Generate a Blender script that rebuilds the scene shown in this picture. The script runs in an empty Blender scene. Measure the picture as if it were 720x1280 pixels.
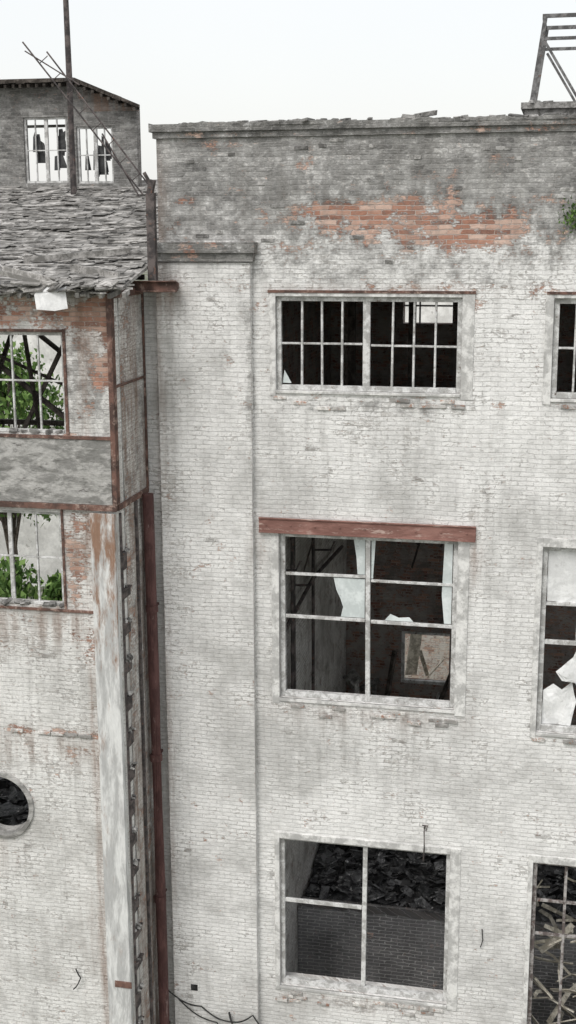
import bpy, math, random, numpy as np
from mathutils import Matrix, Vector, Euler, noise as mnoise
random.seed(7); np.random.seed(7)
scene=bpy.context.scene
try:
    scene.view_settings.view_transform='Standard'; scene.view_settings.look='None'; scene.view_settings.exposure=0
except Exception as e: pass

# ------------------------------------------------------------------ nodes
class NT:
    def __init__(s,name):
        s.m=bpy.data.materials.new(name); s.m.use_nodes=True
        s.t=s.m.node_tree; s.t.nodes.clear()
        s.out=s.t.nodes.new('ShaderNodeOutputMaterial')
        s.b=s.t.nodes.new('ShaderNodeBsdfPrincipled'); s.t.links.new(s.b.outputs[0],s.out.inputs[0])
        s.b.inputs['Roughness'].default_value=.9
        s.b.inputs['Specular IOR Level'].default_value=.25
    def link(s,a,b): s.t.links.new(a,b)
    def put(s,inp,v):
        if isinstance(v,bpy.types.NodeSocket): s.link(v,inp)
        else:
            if isinstance(v,(tuple,list)) and len(v)==3 and len(inp.default_value)==4: v=(*v,1)
            inp.default_value=v
    def math(s,op,a,b=0.0,c=None,clamp=False):
        n=s.t.nodes.new('ShaderNodeMath'); n.operation=op; n.use_clamp=clamp
        s.put(n.inputs[0],a); s.put(n.inputs[1],b)
        if c is not None: s.put(n.inputs[2],c)
        return n.outputs[0]
    def mad(s,a,b,c): return s.math('MULTIPLY_ADD',a,b,c)
    def mix(s,f,a,b,mode='MIX'):
        n=s.t.nodes.new('ShaderNodeMix'); n.data_type='RGBA'; n.blend_type=mode
        s.put(n.inputs[0],f); s.put(n.inputs[6],a); s.put(n.inputs[7],b); return n.outputs[2]
    def noise(s,vec,scale,detail=5,rough=.6,dist=0):
        n=s.t.nodes.new('ShaderNodeTexNoise'); s.put(n.inputs['Vector'],vec)
        n.inputs['Scale'].default_value=scale; n.inputs['Detail'].default_value=detail
        n.inputs['Roughness'].default_value=rough; n.inputs['Distortion'].default_value=dist
        return n.outputs['Fac']
    def ramp(s,f,stops):
        n=s.t.nodes.new('ShaderNodeValToRGB'); s.put(n.inputs[0],f)
        cr=n.color_ramp
        while len(cr.elements)<len(stops): cr.elements.new(.5)
        for e,(p,c) in zip(cr.elements,stops):
            e.position=p; e.color=(c,c,c,1) if not isinstance(c,(tuple,list)) else (*c,1)
        return n.outputs[0]
    def sstep(s,v,a,b):
        n=s.t.nodes.new('ShaderNodeMapRange'); n.interpolation_type='SMOOTHSTEP'
        s.put(n.inputs[0],v); n.inputs[1].default_value=a; n.inputs[2].default_value=b
        return n.outputs[0]
    def pos(s): return s.t.nodes.new('ShaderNodeNewGeometry').outputs['Position']
    def island(s): return s.t.nodes.new('ShaderNodeNewGeometry').outputs['Random Per Island']
    def sep(s,v):
        n=s.t.nodes.new('ShaderNodeSeparateXYZ'); s.put(n.inputs[0],v); return n.outputs
    def comb(s,x,y,z):
        n=s.t.nodes.new('ShaderNodeCombineXYZ')
        for i,v in enumerate((x,y,z)): s.put(n.inputs[i],v)
        return n.outputs[0]
    def bump(s,h,strength,dist):
        n=s.t.nodes.new('ShaderNodeBump'); s.put(n.inputs['Height'],h)
        n.inputs['Strength'].default_value=strength; n.inputs['Distance'].default_value=dist
        s.link(n.outputs[0],s.b.inputs['Normal'])

def wall_mat(name,lo=(.56,.558,.545),hi=(.88,.88,.868),g_add=0.,r_add=0.,mort=(.42,.415,.40),mort_v=.64,mort_b=.05,
             grey=((.07,.069,.067),(.26,.257,.25),(.66,.655,.64)),wear=0.,
             red=((.17,.09,.07),(.44,.23,.165),(.66,.49,.41))):
    n=NT(name); p=n.pos(); X,Y,Z=n.sep(p)
    u=n.math('ADD',X,Y)
    w1=n.noise(p,1.1,1); w2=n.noise(p,9,2)
    vv=n.math('ADD',Z,n.mad(n.math('SUBTRACT',w1,.5),.06,n.math('MULTIPLY',n.math('SUBTRACT',w2,.5),.032)))
    uu=n.mad(n.math('SUBTRACT',w2,.5),.14,u)
    b=n.t.nodes.new('ShaderNodeTexBrick'); n.put(b.inputs['Vector'],n.comb(uu,vv,0.))
    b.inputs['Color1'].default_value=(0,0,0,1); b.inputs['Color2'].default_value=(1,1,1,1); b.inputs['Mortar'].default_value=(.5,.5,.5,1)
    b.inputs['Scale'].default_value=1; b.inputs['Mortar Size'].default_value=.0085; b.inputs['Mortar Smooth'].default_value=.5
    b.inputs['Bias'].default_value=0; b.inputs['Brick Width'].default_value=.255; b.inputs['Row Height'].default_value=.078
    rand=b.outputs['Color']; mf=b.outputs['Fac']
    at=n.t.nodes.new('ShaderNodeAttribute'); at.attribute_name='mask'
    sc=n.t.nodes.new('ShaderNodeSeparateColor'); n.link(at.outputs['Color'],sc.inputs[0])
    R,G,B=sc.outputs[0],sc.outputs[1],sc.outputs[2]; A=at.outputs['Alpha']
    nb=n.noise(p,.5,4,.6); nm=n.noise(p,3.0,6,.7); nm2=n.noise(n.comb(n.math('ADD',u,31.),Z,4.),1.5,6,.72,.4)
    nf2=n.noise(n.comb(uu,n.math('MULTIPLY',vv,2.0),7.),13,5,.78)
    nf=n.noise(p,30,3,.7)
    st=n.noise(n.comb(n.math('MULTIPLY',u,4.5),n.math('MULTIPLY',Z,.42),1.),1.5,6,.65)
    # whitewash
    pm=n.mad(nb,.5,n.math('MULTIPLY',nm2,.5))
    paint=n.mix(n.sstep(pm,.36,.58),lo,hi)
    k=n.math('MULTIPLY',n.mad(rand,.11,.92),n.mad(nf,.46,.78))
    paint=n.mix(1.,paint,n.comb(k,k,k),'MULTIPLY')
    vis=n.mad(n.sstep(nm2,.46,.64),mort_v,mort_b)
    paint=n.mix(n.math('MULTIPLY',mf,vis,clamp=True),paint,mort)
    ch=n.mad(n.math('SUBTRACT',rand,.5),.14,nf2)
    ch=n.mad(n.math('SUBTRACT',nm2,.5),.6,ch)
    ch=n.math('ADD',n.mad(B,.13,ch),wear)
    chm=n.sstep(ch,.61,.74)
    paint=n.mix(n.math('MULTIPLY',chm,.72),paint,n.mix(rand,(.24,.225,.21),(.44,.42,.395)))
    # weathered grey brick
    gv=n.mad(rand,.14,n.math('MULTIPLY',nf2,.86))
    gv=n.mad(n.math('SUBTRACT',nm2,.5),.6,gv)
    gc=n.ramp(gv,[(.29,grey[0]),(.5,grey[1]),(.70,grey[2])])
    gc=n.mix(n.math('MULTIPLY',mf,.35),gc,(.40,.395,.385))
    gm=n.mad(n.math('SUBTRACT',nm,.5),1.6,n.math('ADD',G,g_add))
    gm=n.sstep(n.mad(n.math('SUBTRACT',nf2,.5),1.2,gm),.28,.80)
    col=n.mix(gm,paint,gc)
    # exposed red brick
    rc=n.ramp(n.mad(rand,.45,n.math('MULTIPLY',nf2,.55)),[(.22,red[0]),(.48,red[1]),(.72,red[2])])
    rc=n.mix(n.math('MULTIPLY',mf,.7),rc,(.50,.475,.44))
    rm=n.mad(n.math('SUBTRACT',nm,.5),2.9,n.math('ADD',R,r_add))
    rm=n.mad(n.math('SUBTRACT',rand,.5),.28,rm)
    rm=n.sstep(n.mad(n.math('SUBTRACT',nf2,.5),2.1,rm),.44,.78)
    col=n.mix(rm,col,rc)
    hole_shade=n.sstep(n.mad(nm2,.25,rand),1.12,1.14)
    col=n.mix(n.math('MULTIPLY',hole_shade,.5),col,(.14,.13,.12))  # missing bricks: shade of the empty gap painted as dark colour
    # rain streak dirt and rust staining
    d=n.math('MULTIPLY',n.sstep(st,.43,.72),n.mad(B,.55,.02),clamp=True)
    col=n.mix(d,col,(.22,.213,.198))
    ru=n.math('MULTIPLY',n.sstep(n.mad(nf2,.4,st),.5,.95),A,clamp=True)
    col=n.mix(ru,col,(.26,.165,.12))
    n.link(col,n.b.inputs['Base Color'])
    h=n.math('SUBTRACT',n.math('MULTIPLY',nf2,1.),n.math('MULTIPLY',mf,.65))
    h=n.math('SUBTRACT',h,n.math('MULTIPLY',rm,.5)); h=n.math('SUBTRACT',h,n.math('MULTIPLY',chm,.35))
    h=n.mad(rand,.25,h)
    n.bump(h,.85,.018)
    return n.m

def mottled(name,a,b,c=None,scale=3,thr=(.42,.6),cthr=(.6,.66),rough=.85,bump=.3,stretch=(1,1,1),island=0.,fine=.3,zg=None):
    n=NT(name); p=n.pos(); X,Y,Z=n.sep(p)
    v=n.comb(n.math('MULTIPLY',X,stretch[0]),n.math('MULTIPLY',Y,stretch[1]),n.math('MULTIPLY',Z,stretch[2]))
    n1=n.noise(v,scale,5,.7,.3); n2=n.noise(v,scale*7,4,.7)
    col=n.mix(n.sstep(n1,*thr),a,b)
    if c is not None:
        n3=n.noise(n.comb(n.mad(X,stretch[0],9.),n.math('MULTIPLY',Y,stretch[1]),n.math('MULTIPLY',Z,stretch[2])),scale*1.7,6,.72)
        if zg: n3=n.mad(n.sstep(Z,zg[0],zg[1]),zg[2],n3)
        col=n.mix(n.sstep(n3,*cthr),col,c)
    k=n.mad(n2,2*fine,1-fine)
    if island>0: k=n.math('MULTIPLY',k,n.mad(n.island(),2*island,1-island))
    col=n.mix(1.,col,n.comb(k,k,k),'MULTIPLY')
    n.link(col,n.b.inputs['Base Color']); n.b.inputs['Roughness'].default_value=rough
    n.bump(n.math('ADD',n1,n2),bump,.02)
    return n.m

M={}
M['white']=wall_mat('whitewashed_brick')
M['annex']=wall_mat('annex_brick',lo=(.50,.495,.475),hi=(.85,.85,.83),wear=.02)
M['coping']=wall_mat('coping_brick',g_add=.85,grey=((.05,.05,.048),(.18,.178,.172),(.46,.455,.44)))
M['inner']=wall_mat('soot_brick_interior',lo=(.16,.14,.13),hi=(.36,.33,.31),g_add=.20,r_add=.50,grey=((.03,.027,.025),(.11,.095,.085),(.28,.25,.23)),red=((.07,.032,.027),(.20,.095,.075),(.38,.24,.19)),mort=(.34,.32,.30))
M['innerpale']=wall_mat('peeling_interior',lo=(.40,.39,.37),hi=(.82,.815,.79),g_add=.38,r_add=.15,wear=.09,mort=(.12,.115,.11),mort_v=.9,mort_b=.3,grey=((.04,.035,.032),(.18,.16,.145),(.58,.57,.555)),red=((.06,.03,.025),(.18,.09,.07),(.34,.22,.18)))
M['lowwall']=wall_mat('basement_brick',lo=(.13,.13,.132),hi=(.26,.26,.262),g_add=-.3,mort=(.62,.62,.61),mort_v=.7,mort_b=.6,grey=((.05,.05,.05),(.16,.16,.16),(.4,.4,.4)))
M['redwall']=wall_mat('yard_brick',lo=(.7,.66,.58),hi=(.88,.84,.77),r_add=.55,red=((.24,.14,.11),(.60,.40,.31),(.85,.72,.6)))
M['plaster']=mottled('plaster_surround',(.44,.44,.43),(.73,.73,.715),(.27,.265,.25),scale=3.5,cthr=(.58,.72),bump=.25,fine=.25)
M['frame']=mottled('weathered_window_frame',(.38,.38,.37),(.67,.675,.67),(.15,.12,.10),scale=6,cthr=(.60,.70),bump=.3)
M['framedark']=mottled('rusted_window_frame',(.12,.10,.095),(.40,.385,.375),(.16,.085,.065),scale=6,bump=.3)
M['rust']=mottled('rusted_steel',(.085,.055,.047),(.175,.10,.08),(.34,.25,.21),scale=4,rough=.85,bump=.35,cthr=(.52,.66))
M['lintel']=mottled('painted_rust_lintel',(.20,.105,.088),(.29,.16,.135),(.46,.35,.31),scale=3,stretch=(.5,1,2),bump=.35,fine=.25,cthr=(.55,.66))
M['pipe']=mottled('oxide_red_pipe',(.070,.034,.032),(.115,.058,.054),(.20,.14,.13),scale=3,stretch=(2,2,.6),rough=.6,bump=.2)
M['darksteel']=mottled('dark_corroded_steel',(.055,.05,.05),(.14,.12,.115),(.18,.10,.075),scale=5,bump=.3)
M['greysteel']=mottled('grey_steel',(.10,.10,.10),(.22,.22,.22),(.2,.13,.10),scale=5,bump=.3)
M['column']=mottled('painted_steel_column',(.44,.445,.44),(.68,.69,.68),(.27,.17,.12),scale=1.5,stretch=(3,3,.6),cthr=(.56,.78),bump=.3,fine=.3,zg=(-8.0,-4.8,.20))
M['concrete']=mottled('weathered_concrete',(.22,.218,.208),(.43,.425,.41),(.11,.105,.10),scale=2.2,stretch=(1,1,2.5),bump=.6,fine=.4,cthr=(.56,.7))
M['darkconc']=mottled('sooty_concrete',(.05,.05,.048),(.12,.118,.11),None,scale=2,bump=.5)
M['wood']=mottled('grey_weathered_wood',(.18,.175,.165),(.40,.39,.375),(.08,.075,.07),scale=4,island=.45,bump=.4)
M['shingle']=mottled('grey_shingle',(.19,.185,.176),(.38,.372,.358),(.11,.105,.10),scale=3,island=.42,bump=.5,fine=.4)
M['darkwood']=mottled('dark_timber',(.035,.03,.026),(.10,.088,.078),None,scale=5,island=.3,bump=.4)
M['palewood']=mottled('broken_pale_timber',(.42,.39,.32),(.78,.74,.64),(.2,.17,.13),scale=5,island=.5,bump=.4)
M['slate']=mottled('slate_rubble',(.045,.046,.048),(.16,.162,.165),(.50,.50,.495),scale=5,cthr=(.58,.66),island=.95,bump=.4,rough=.6)
M['brickbit']=mottled('loose_brick',(.34,.33,.315),(.58,.57,.55),(.34,.20,.15),scale=8,cthr=(.54,.62),island=.4,bump=.5)
M['greybit']=mottled('loose_grey_brick',(.16,.157,.15),(.36,.355,.345),(.08,.078,.075),scale=8,island=.45,bump=.5)
M['glass']=mottled('dirty_glass_shard',(.55,.60,.60),(.72,.77,.77),(.38,.42,.42),scale=2,rough=.25,bump=.02,fine=.15)
M['sheet']=mottled('torn_plastic_sheet',(.66,.67,.67),(.82,.83,.83),(.40,.40,.39),scale=3,rough=.45,bump=.3,fine=.12,cthr=(.58,.74))
M['black']=mottled('black_cable_and_vent_hole',(.02,.02,.02),(.05,.05,.05),None,scale=8,bump=.1)
M['ground']=mottled('yard_ground',(.16,.155,.13),(.30,.29,.27),(.08,.11,.04),scale=.15,cthr=(.5,.56),bump=.3)
M['bark']=mottled('bark',(.06,.05,.04),(.14,.12,.10),None,scale=6,bump=.6)
M['pale']=mottled('pale_render',(.62,.62,.60),(.80,.80,.78),(.40,.39,.37),scale=.6,bump=.1)
def leafmat():
    n=NT('foliage'); r=n.island()
    c=n.ramp(r,[(0,(.04,.085,.02)),(.5,(.09,.17,.04)),(1,(.18,.28,.08))])
    n.link(c,n.b.inputs['Base Color']); n.b.inputs['Roughness'].default_value=.6
    return n.m
M['leaf']=leafmat()
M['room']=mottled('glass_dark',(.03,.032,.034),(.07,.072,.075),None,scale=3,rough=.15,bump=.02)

# ------------------------------------------------------------------ mesh helpers
def empty(name):
    o=bpy.data.objects.new(name,None); scene.collection.objects.link(o); o.empty_display_size=.2; return o
class MB:
    def __init__(s): s.v=[]; s.f=[]
    def box(s,c,size,rot=None,jit=0.):
        i=len(s.v); hx,hy,hz=size[0]/2,size[1]/2,size[2]/2
        R=rot.to_matrix() if isinstance(rot,Euler) else rot
        for dx,dy,dz in ((-1,-1,-1),(1,-1,-1),(1,1,-1),(-1,1,-1),(-1,-1,1),(1,-1,1),(1,1,1),(-1,1,1)):
            q=Vector((dx*hx*(1+random.uniform(-jit,jit)),dy*hy*(1+random.uniform(-jit,jit)),dz*hz*(1+random.uniform(-jit,jit))))
            if R is not None: q=R@q
            s.v.append((q.x+c[0],q.y+c[1],q.z+c[2]))
        s.f+= [(i,i+3,i+2,i+1),(i+4,i+5,i+6,i+7),(i,i+1,i+5,i+4),(i+1,i+2,i+6,i+5),(i+2,i+3,i+7,i+6),(i+3,i,i+4,i+7)]
    def b2(s,x0,x1,y0,y1,z0,z1): s.box(((x0+x1)/2,(y0+y1)/2,(z0+z1)/2),(abs(x1-x0),abs(y1-y0),abs(z1-z0)))
    def beam(s,a,b,w,h=None,roll=0.):
        a=Vector(a);b=Vector(b);d=b-a;h=h or w
        q=d.to_track_quat('Z','Y').to_matrix()@Matrix.Rotation(roll,3,'Z')
        s.box((a+b)/2,(w,h,d.length),q)
    def tube(s,pts,r,n=10,cap=True):
        pts=[Vector(p) for p in pts]; base=len(s.v); rr=r if isinstance(r,(list,tuple)) else [r]*len(pts)
        for k,p in enumerate(pts):
            d=(pts[min(k+1,len(pts)-1)]-pts[max(k-1,0)]).normalized()
            q=d.to_track_quat('Z','Y')
            for j in range(n):
                a=2*math.pi*j/n; o=q@Vector((math.cos(a)*rr[k],math.sin(a)*rr[k],0)); s.v.append(tuple(p+o))
        for k in range(len(pts)-1):
            for j in range(n):
                a=base+k*n+j;b=base+k*n+(j+1)%n; s.f.append((a,b,b+n,a+n))
        if cap:
            s.f.append(tuple(base+j for j in range(n))[::-1]); s.f.append(tuple(base+(len(pts)-1)*n+j for j in range(n)))
    def poly(s,pts,th=0.006,axis=1,shift=None):
        i=len(s.v);m=len(pts)
        for p in pts: s.v.append(tuple(p))
        for p in pts:
            q=list(p)
            if shift: q=[q[0]+shift[0],q[1]+shift[1],q[2]+shift[2]]
            else: q[axis]+=th
            s.v.append(tuple(q))
        s.f.append(tuple(range(i,i+m))); s.f.append(tuple(range(i+2*m-1,i+m-1,-1)))
        for j in range(m): s.f.append((i+(j+1)%m,i+j,i+m+j,i+m+(j+1)%m))
    def obj(s,name,mat,parent=None,bevel=0.,smooth=False):
        me=bpy.data.meshes.new(name); me.from_pydata(s.v,[],s.f); me.update()
        if smooth:
            for p in me.polygons: p.use_smooth=True
        o=bpy.data.objects.new(name,me); scene.collection.objects.link(o); me.materials.append(mat)
        if parent: o.parent=parent
        if bevel:
            b=o.modifiers.new('bevel','BEVEL'); b.width=bevel; b.segments=1; b.limit_method='ANGLE'
        return o

def lines(a0,a1,res,extra):
    L=list(np.arange(a0,a1,res))+[a1]; ex=[e for e in extra if a0<e<a1]
    L=[l for l in L if all(abs(l-e)>res*.45 for e in ex) or l in (a0,a1)]+ex
    return np.array(sorted(set(np.round(L,5))))
def wall(name,a0,a1,z0,z1,c,openings,mat,parent,res=.06,thick=.45,axis='y',mask=None,back=True,rough=.008,topfn=None,circles=(),sgn=1):
    """wall in plane axis=c ; extends thick*sgn behind."""
    A=lines(a0,a1,res,[o[0] for o in openings]+[o[1] for o in openings])
    Zs=lines(z0,z1,res,[o[2] for o in openings]+[o[3] for o in openings])
    na,nz=len(A),len(Zs)
    AA,ZZ=np.meshgrid(A,Zs,indexing='ij'); fa=AA.ravel();fz=ZZ.ravel()
    mk=mask(fa,fz) if mask else np.zeros((len(fa),4))
    V=[];
    for k in range(len(fa)):
        n1=mnoise.noise(Vector((fa[k]*1.1,fz[k]*1.1,c)))*rough*1.8+mnoise.noise(Vector((fa[k]*9,fz[k]*9,c)))*rough*.7
        d=c+sgn*(n1+.02*min(1,max(0,mk[k,0]*1.3-.5)))
        zz=fz[k]
        if topfn and abs(zz-z1)<1e-6: zz+=topfn(fa[k])
        V.append((fa[k],d,zz) if axis=='y' else (d,fa[k],zz))
    F=[]
    def inop(a,z):
        for o in openings:
            if o[0]<a<o[1] and o[2]<z<o[3]: return True
        for (ca,cz,r) in circles:
            if (a-ca)**2+(z-cz)**2<r*r: return True
        return False
    for i in range(na-1):
        for j in range(nz-1):
            if inop((A[i]+A[i+1])/2,(Zs[j]+Zs[j+1])/2): continue
            p=i*nz+j; F.append((p,p+nz,p+nz+1,p+1))
    nfront=len(V)
    def pt(a,z,d): return (a,d,z) if axis=='y' else (d,a,z)
    def quad(*ps):
        i=len(V); V.extend(ps); F.append((i,i+1,i+2,i+3))
    cb=c+sgn*thick
    for o in openings:
        x0,x1,w0,w1=o; f=c-sgn*0.0
        for (p,q) in (((x0,w0),(x0,w1)),((x0,w1),(x1,w1)),((x1,w1),(x1,w0)),((x1,w0),(x0,w0))):
            quad(pt(*p,f),pt(*q,f),pt(*q,cb),pt(*p,cb))
    if back:
        EA=sorted(set([a0,a1]+[o[0] for o in openings]+[o[1] for o in openings]+[q for cc in circles for q in (cc[0]-cc[2],cc[0]+cc[2])]))
        EA=[e for e in EA if a0<=e<=a1]
        EZ=sorted(set([z0,z1]+[o[2] for o in openings]+[o[3] for o in openings]+[q for cc in circles for q in (cc[1]-cc[2],cc[1]+cc[2])]))
        EZ=[e for e in EZ if z0<=e<=z1]
        for i in range(len(EA)-1):
            for j in range(len(EZ)-1):
                if inop((EA[i]+EA[i+1])/2,(EZ[j]+EZ[j+1])/2): continue
                quad(pt(EA[i],EZ[j],cb),pt(EA[i+1],EZ[j],cb),pt(EA[i+1],EZ[j+1],cb),pt(EA[i],EZ[j+1],cb))
        zt=z1-(.06 if topfn else 0)
        for (p,q) in (((a0,z0),(a0,z1)),((a0,zt),(a1,zt)),((a1,z1),(a1,z0))):
            quad(pt(*p,c),pt(*q,c),pt(*q,cb),pt(*p,cb))
    me=bpy.data.meshes.new(name); me.from_pydata(V,[],F); me.update()
    ca=me.color_attributes.new('mask','FLOAT_COLOR','POINT')
    buf=np.zeros((len(V),4),dtype=np.float32); buf[:nfront]=mk; buf[nfront:,2]=.5; buf[nfront:,1]=.1; buf[nfront:,3]=.15
    ca.data.foreach_set('color',buf.ravel())
    ob=bpy.data.objects.new(name,me); scene.collection.objects.link(ob); me.materials.append(mat); ob.parent=parent
    return ob
def gau(a,z,ca,cz,ra,rz,p=2.): return np.exp(-(np.abs((a-ca)/ra)**p+np.abs((z-cz)/rz)**p))

# ------------------------------------------------------------------ FACTORY BUILDING
fac=empty('factory_building')
GZ=-18.0
WIN=[(-4.72,-1.63,-2.71,-1.15),(-4.69,-1.60,-8.20,-5.19),(-4.71,-1.60,-13.92,-10.92),
     (-.18,2.91,-2.75,-1.15),(-.20,2.88,-8.49,-5.22),(-.15,2.94,-14.4,-10.92),
     (4.36,7.4,-2.75,-1.15),(4.36,7.4,-8.4,-5.22),(4.36,7.4,-14.2,-10.92)]
def fmask(a,z):
    m=np.zeros((len(a),4))
    R=np.zeros_like(a)
    for (cx,cz,rx,rz,s) in ((-3.7,.08,1.0,.32,.50),(-2.5,-.04,1.3,.42,.52),(-1.75,-.16,.8,.36,.46),(-.95,-.08,.7,.34,.52),(-3.9,.24,.6,.16,.40),(-2.5,.34,1.1,.18,.42),
        (-5.6,1.3,.7,.08,.5),(-4.7,-.33,.7,.10,.42),(-6.5,-.05,.25,.34,.42),(-2.3,-1.0,1.2,.10,.46),(-4.95,-1.3,.18,.2,.52),(-1.42,-1.25,.12,.2,.58),
        (-.9,1.0,.4,.10,.44),(-.3,-1.0,.3,.1,.5),(-5.9,-.9,.6,.12,.38),(2,-.1,1.2,.3,.52),(5,.2,1.2,.3,.52),(-5.3,.75,.2,.14,.42),(-1.0,-2.9,.18,.08,.44),
        (-2.1,.75,.5,.10,.40),(-4.3,.95,.35,.12,.40),(-6.3,.4,.35,.12,.42),(-.3,.35,.4,.16,.42),(-5.6,-.33,.6,.08,.38),(-5.2,.1,.4,.15,.34)):
        R+=s*gau(a,z,cx,cz,rx,rz,2.2)
    G=np.clip((z+1.05)/1.0,0,1)*.60
    G+=.25*gau(a,z,-2.6,-.9,2.5,.35)+.10*np.clip((z-.3)/.6,0,1)
    G=np.where((a<-5.1)&(z<-.25),.18*np.clip((z+4)/3.5,0,1),G)
    for (w0,w1,b,t) in WIN:
        cx=(w0+w1)/2
        G+=.36*gau(a,z,cx,b-.22,1.65,.17,4)
        G+=.14*gau(a,z,cx,b-.7,1.5,.6,2)
        R+=.2*gau(a,z,cx,b-.1,1.5,.07,4)
    G+=.15*gau(a,z,-1.1,-2.2,.6,.8)+.15*gau(a,z,-5.1,-2.9,.25,.8)+.12*np.clip((z+5.5)/4,0,1)
    G+=.24*gau(a,z,-5.13,-8,.08,9,4)
    B=.22+.5*np.clip((z+2.5)/3,0,1)+.4*gau(a,z,-3.1,-3.3,1.6,.9)+.45*gau(a,z,-3.1,-8.9,1.6,1.0)+.45*gau(a,z,-6.6,-7,.25,8,4)+.3*gau(a,z,-6.8,-14,2,1)+.35*gau(a,z,-1.1,-5.6,.5,1.5)
    B-=.14*np.clip((-z-8)/4,0,1)
    A=.35*gau(a,z,-3.1,-1.05,1.8,.12,3)+.6*gau(a,z,-5.05,-5.4,.12,.5)+.6*gau(a,z,-1.3,-5.4,.12,.5)+.7*gau(a,z,-6.5,-1.15,.3,.3)+.4*gau(a,z,-6.75,-6,.12,9,4)+.35*gau(a,z,-3.1,-8.4,1.6,.25)
    A+=.6*gau(a,z,-2.06,-11.2,.07,.4)+.25*gau(a,z,-6.6,.6,.1,1.2)+.3*gau(a,z,-3.1,-14.1,1.6,.25)
    m[:,0]=np.clip(R,0,1);m[:,1]=np.clip(G,0,1);m[:,2]=np.clip(B,0,1);m[:,3]=np.clip(A,0,1)
    return m
def ragged(a):
    v=.025*mnoise.noise(Vector((a*5,0,0)))+.016*mnoise.noise(Vector((a*17,0,0)))
    if mnoise.noise(Vector((a*1.9,3.3,0)))>.28: v-=.045
    return v
wall('front_wall',-6.72,8.2,GZ,1.42,0,WIN,M['white'],fac,res=.06,mask=fmask)
wall('pilaster',-6.75,-5.12,GZ,-.60,-.13,[],M['white'],fac,res=.06,thick=.128,mask=fmask)
def gm(v):
    def f(a,z):
        m=np.zeros((len(a),4)); m[:,1]=v; m[:,2]=.6; m[:,0]=.5*gau(a,z,-5.5,-.3,.7,.1)+.45*gau(a,z,-6.3,-.5,.4,.1)
        m[:,0]+=.45*gau(a,z,-1.6,1.44,1.2,.06)+.45*gau(a,z,-5.9,1.44,.8,.05)+.35*gau(a,z,.5,1.5,1.2,.1); return m
    return f
wall('pilaster_cap_lower',-6.77,-5.06,-.58,-.44,-.18,[],M['coping'],fac,res=.05,thick=.178,mask=gm(0))
wall('pilaster_cap_upper',-6.79,-5.02,-.44,-.27,-.235,[],M['coping'],fac,res=.05,thick=.233,mask=gm(0))
wall('coping_course',-6.77,8.22,1.40,1.50,-.045,[],M['coping'],fac,res=.05,thick=.5,mask=gm(0),rough=.02)
wall('coping_top',-6.82,8.25,1.50,1.64,-.09,[],M['coping'],fac,res=.04,thick=.6,mask=gm(0),rough=.03,topfn=ragged)
wall('corner_strip',-7.3,-6.76,GZ,-1.0,.06,[],M['white'],fac,res=.06,thick=.3,mask=fmask)
wall('left_side_wall',.455,9.4,GZ,1.5,-6.72,[],M['annex'],fac,res=.25,thick=.4,axis='x')
wall('right_side_wall',.455,9.4,GZ,1.5,8.2,[(1.2,4.2,-9.2,-5.1),(5.2,8.4,-9.2,-5.1),(1.2,4.2,-14.5,-10.8)],M['annex'],fac,res=.25,thick=.3,axis='x',sgn=-1)  # unseen openings added to let daylight onto the partition wall
BO=[(-3.7,-2.55,-2.25,-1.4),(-3.62,-2.36,-11.1,-9.75),(1.0,3.5,-2.7,-1.2),(.4,3.5,-8.8,-5.2),(4.4,7.4,-8.8,-5.2),(1.6,3.4,-13,-10.8)]  # larger right-hand openings are out of view, added to brighten the hall
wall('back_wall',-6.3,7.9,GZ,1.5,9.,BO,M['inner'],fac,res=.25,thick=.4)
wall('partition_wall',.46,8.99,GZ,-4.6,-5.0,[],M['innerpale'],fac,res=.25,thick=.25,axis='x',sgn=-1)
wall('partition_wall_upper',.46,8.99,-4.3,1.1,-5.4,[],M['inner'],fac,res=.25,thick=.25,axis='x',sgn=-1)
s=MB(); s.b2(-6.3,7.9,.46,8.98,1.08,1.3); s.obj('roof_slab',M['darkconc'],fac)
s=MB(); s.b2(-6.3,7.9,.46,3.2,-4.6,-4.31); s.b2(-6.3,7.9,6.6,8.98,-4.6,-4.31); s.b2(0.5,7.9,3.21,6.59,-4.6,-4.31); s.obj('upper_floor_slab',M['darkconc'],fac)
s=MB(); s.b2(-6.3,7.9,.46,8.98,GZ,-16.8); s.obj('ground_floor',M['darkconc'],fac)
s=MB()
for x in (-3.9,-1.2,1.5,4.4): s.b2(x,x+.25,.47,8.97,-5.0,-4.603)
s.obj('floor_beams',M['darksteel'],fac)
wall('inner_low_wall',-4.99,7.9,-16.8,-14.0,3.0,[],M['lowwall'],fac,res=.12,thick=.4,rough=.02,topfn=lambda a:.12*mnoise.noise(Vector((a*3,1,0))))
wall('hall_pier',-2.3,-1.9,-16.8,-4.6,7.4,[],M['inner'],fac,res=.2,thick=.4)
s=MB()
for (y,z0,z1) in ((1.3,-11,-5),(2.1,-9,-4.8),(2.25,-9,-4.8),(4.2,-12,-5.2)):
    s.tube([(-4.9,y,z0),(-4.9,y,z1)],.035,8)
s.tube([(-4.86,.8,-7.4),(-4.86,4,-7.1),(-4.86,7.5,-7.3)],.04,8)
for k in range(6):
    y=1+k*1.1+random.random()*.3; z=-6.0-random.random()*1.0
    s.tube([(-4.97,y,z),(-4.6,y,z+.02),(-4.52,y,z+.2)],.025,6)
s.obj('interior_pipes',M['darksteel'],fac)
s=MB()
for x in (-4.2,-3.,-1.7,-.4): s.b2(x,x+.14,4.2,4.34,-4.3,1.07)
s.b2(-5,7,4.1,4.4,-.35,-.1)
s.beam((-2.9,8.2,-12.2),(-2.3,8.7,-10.5),.08); s.beam((-4.0,8.2,-12.2),(-3.75,8.8,-10.2),.10)
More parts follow.
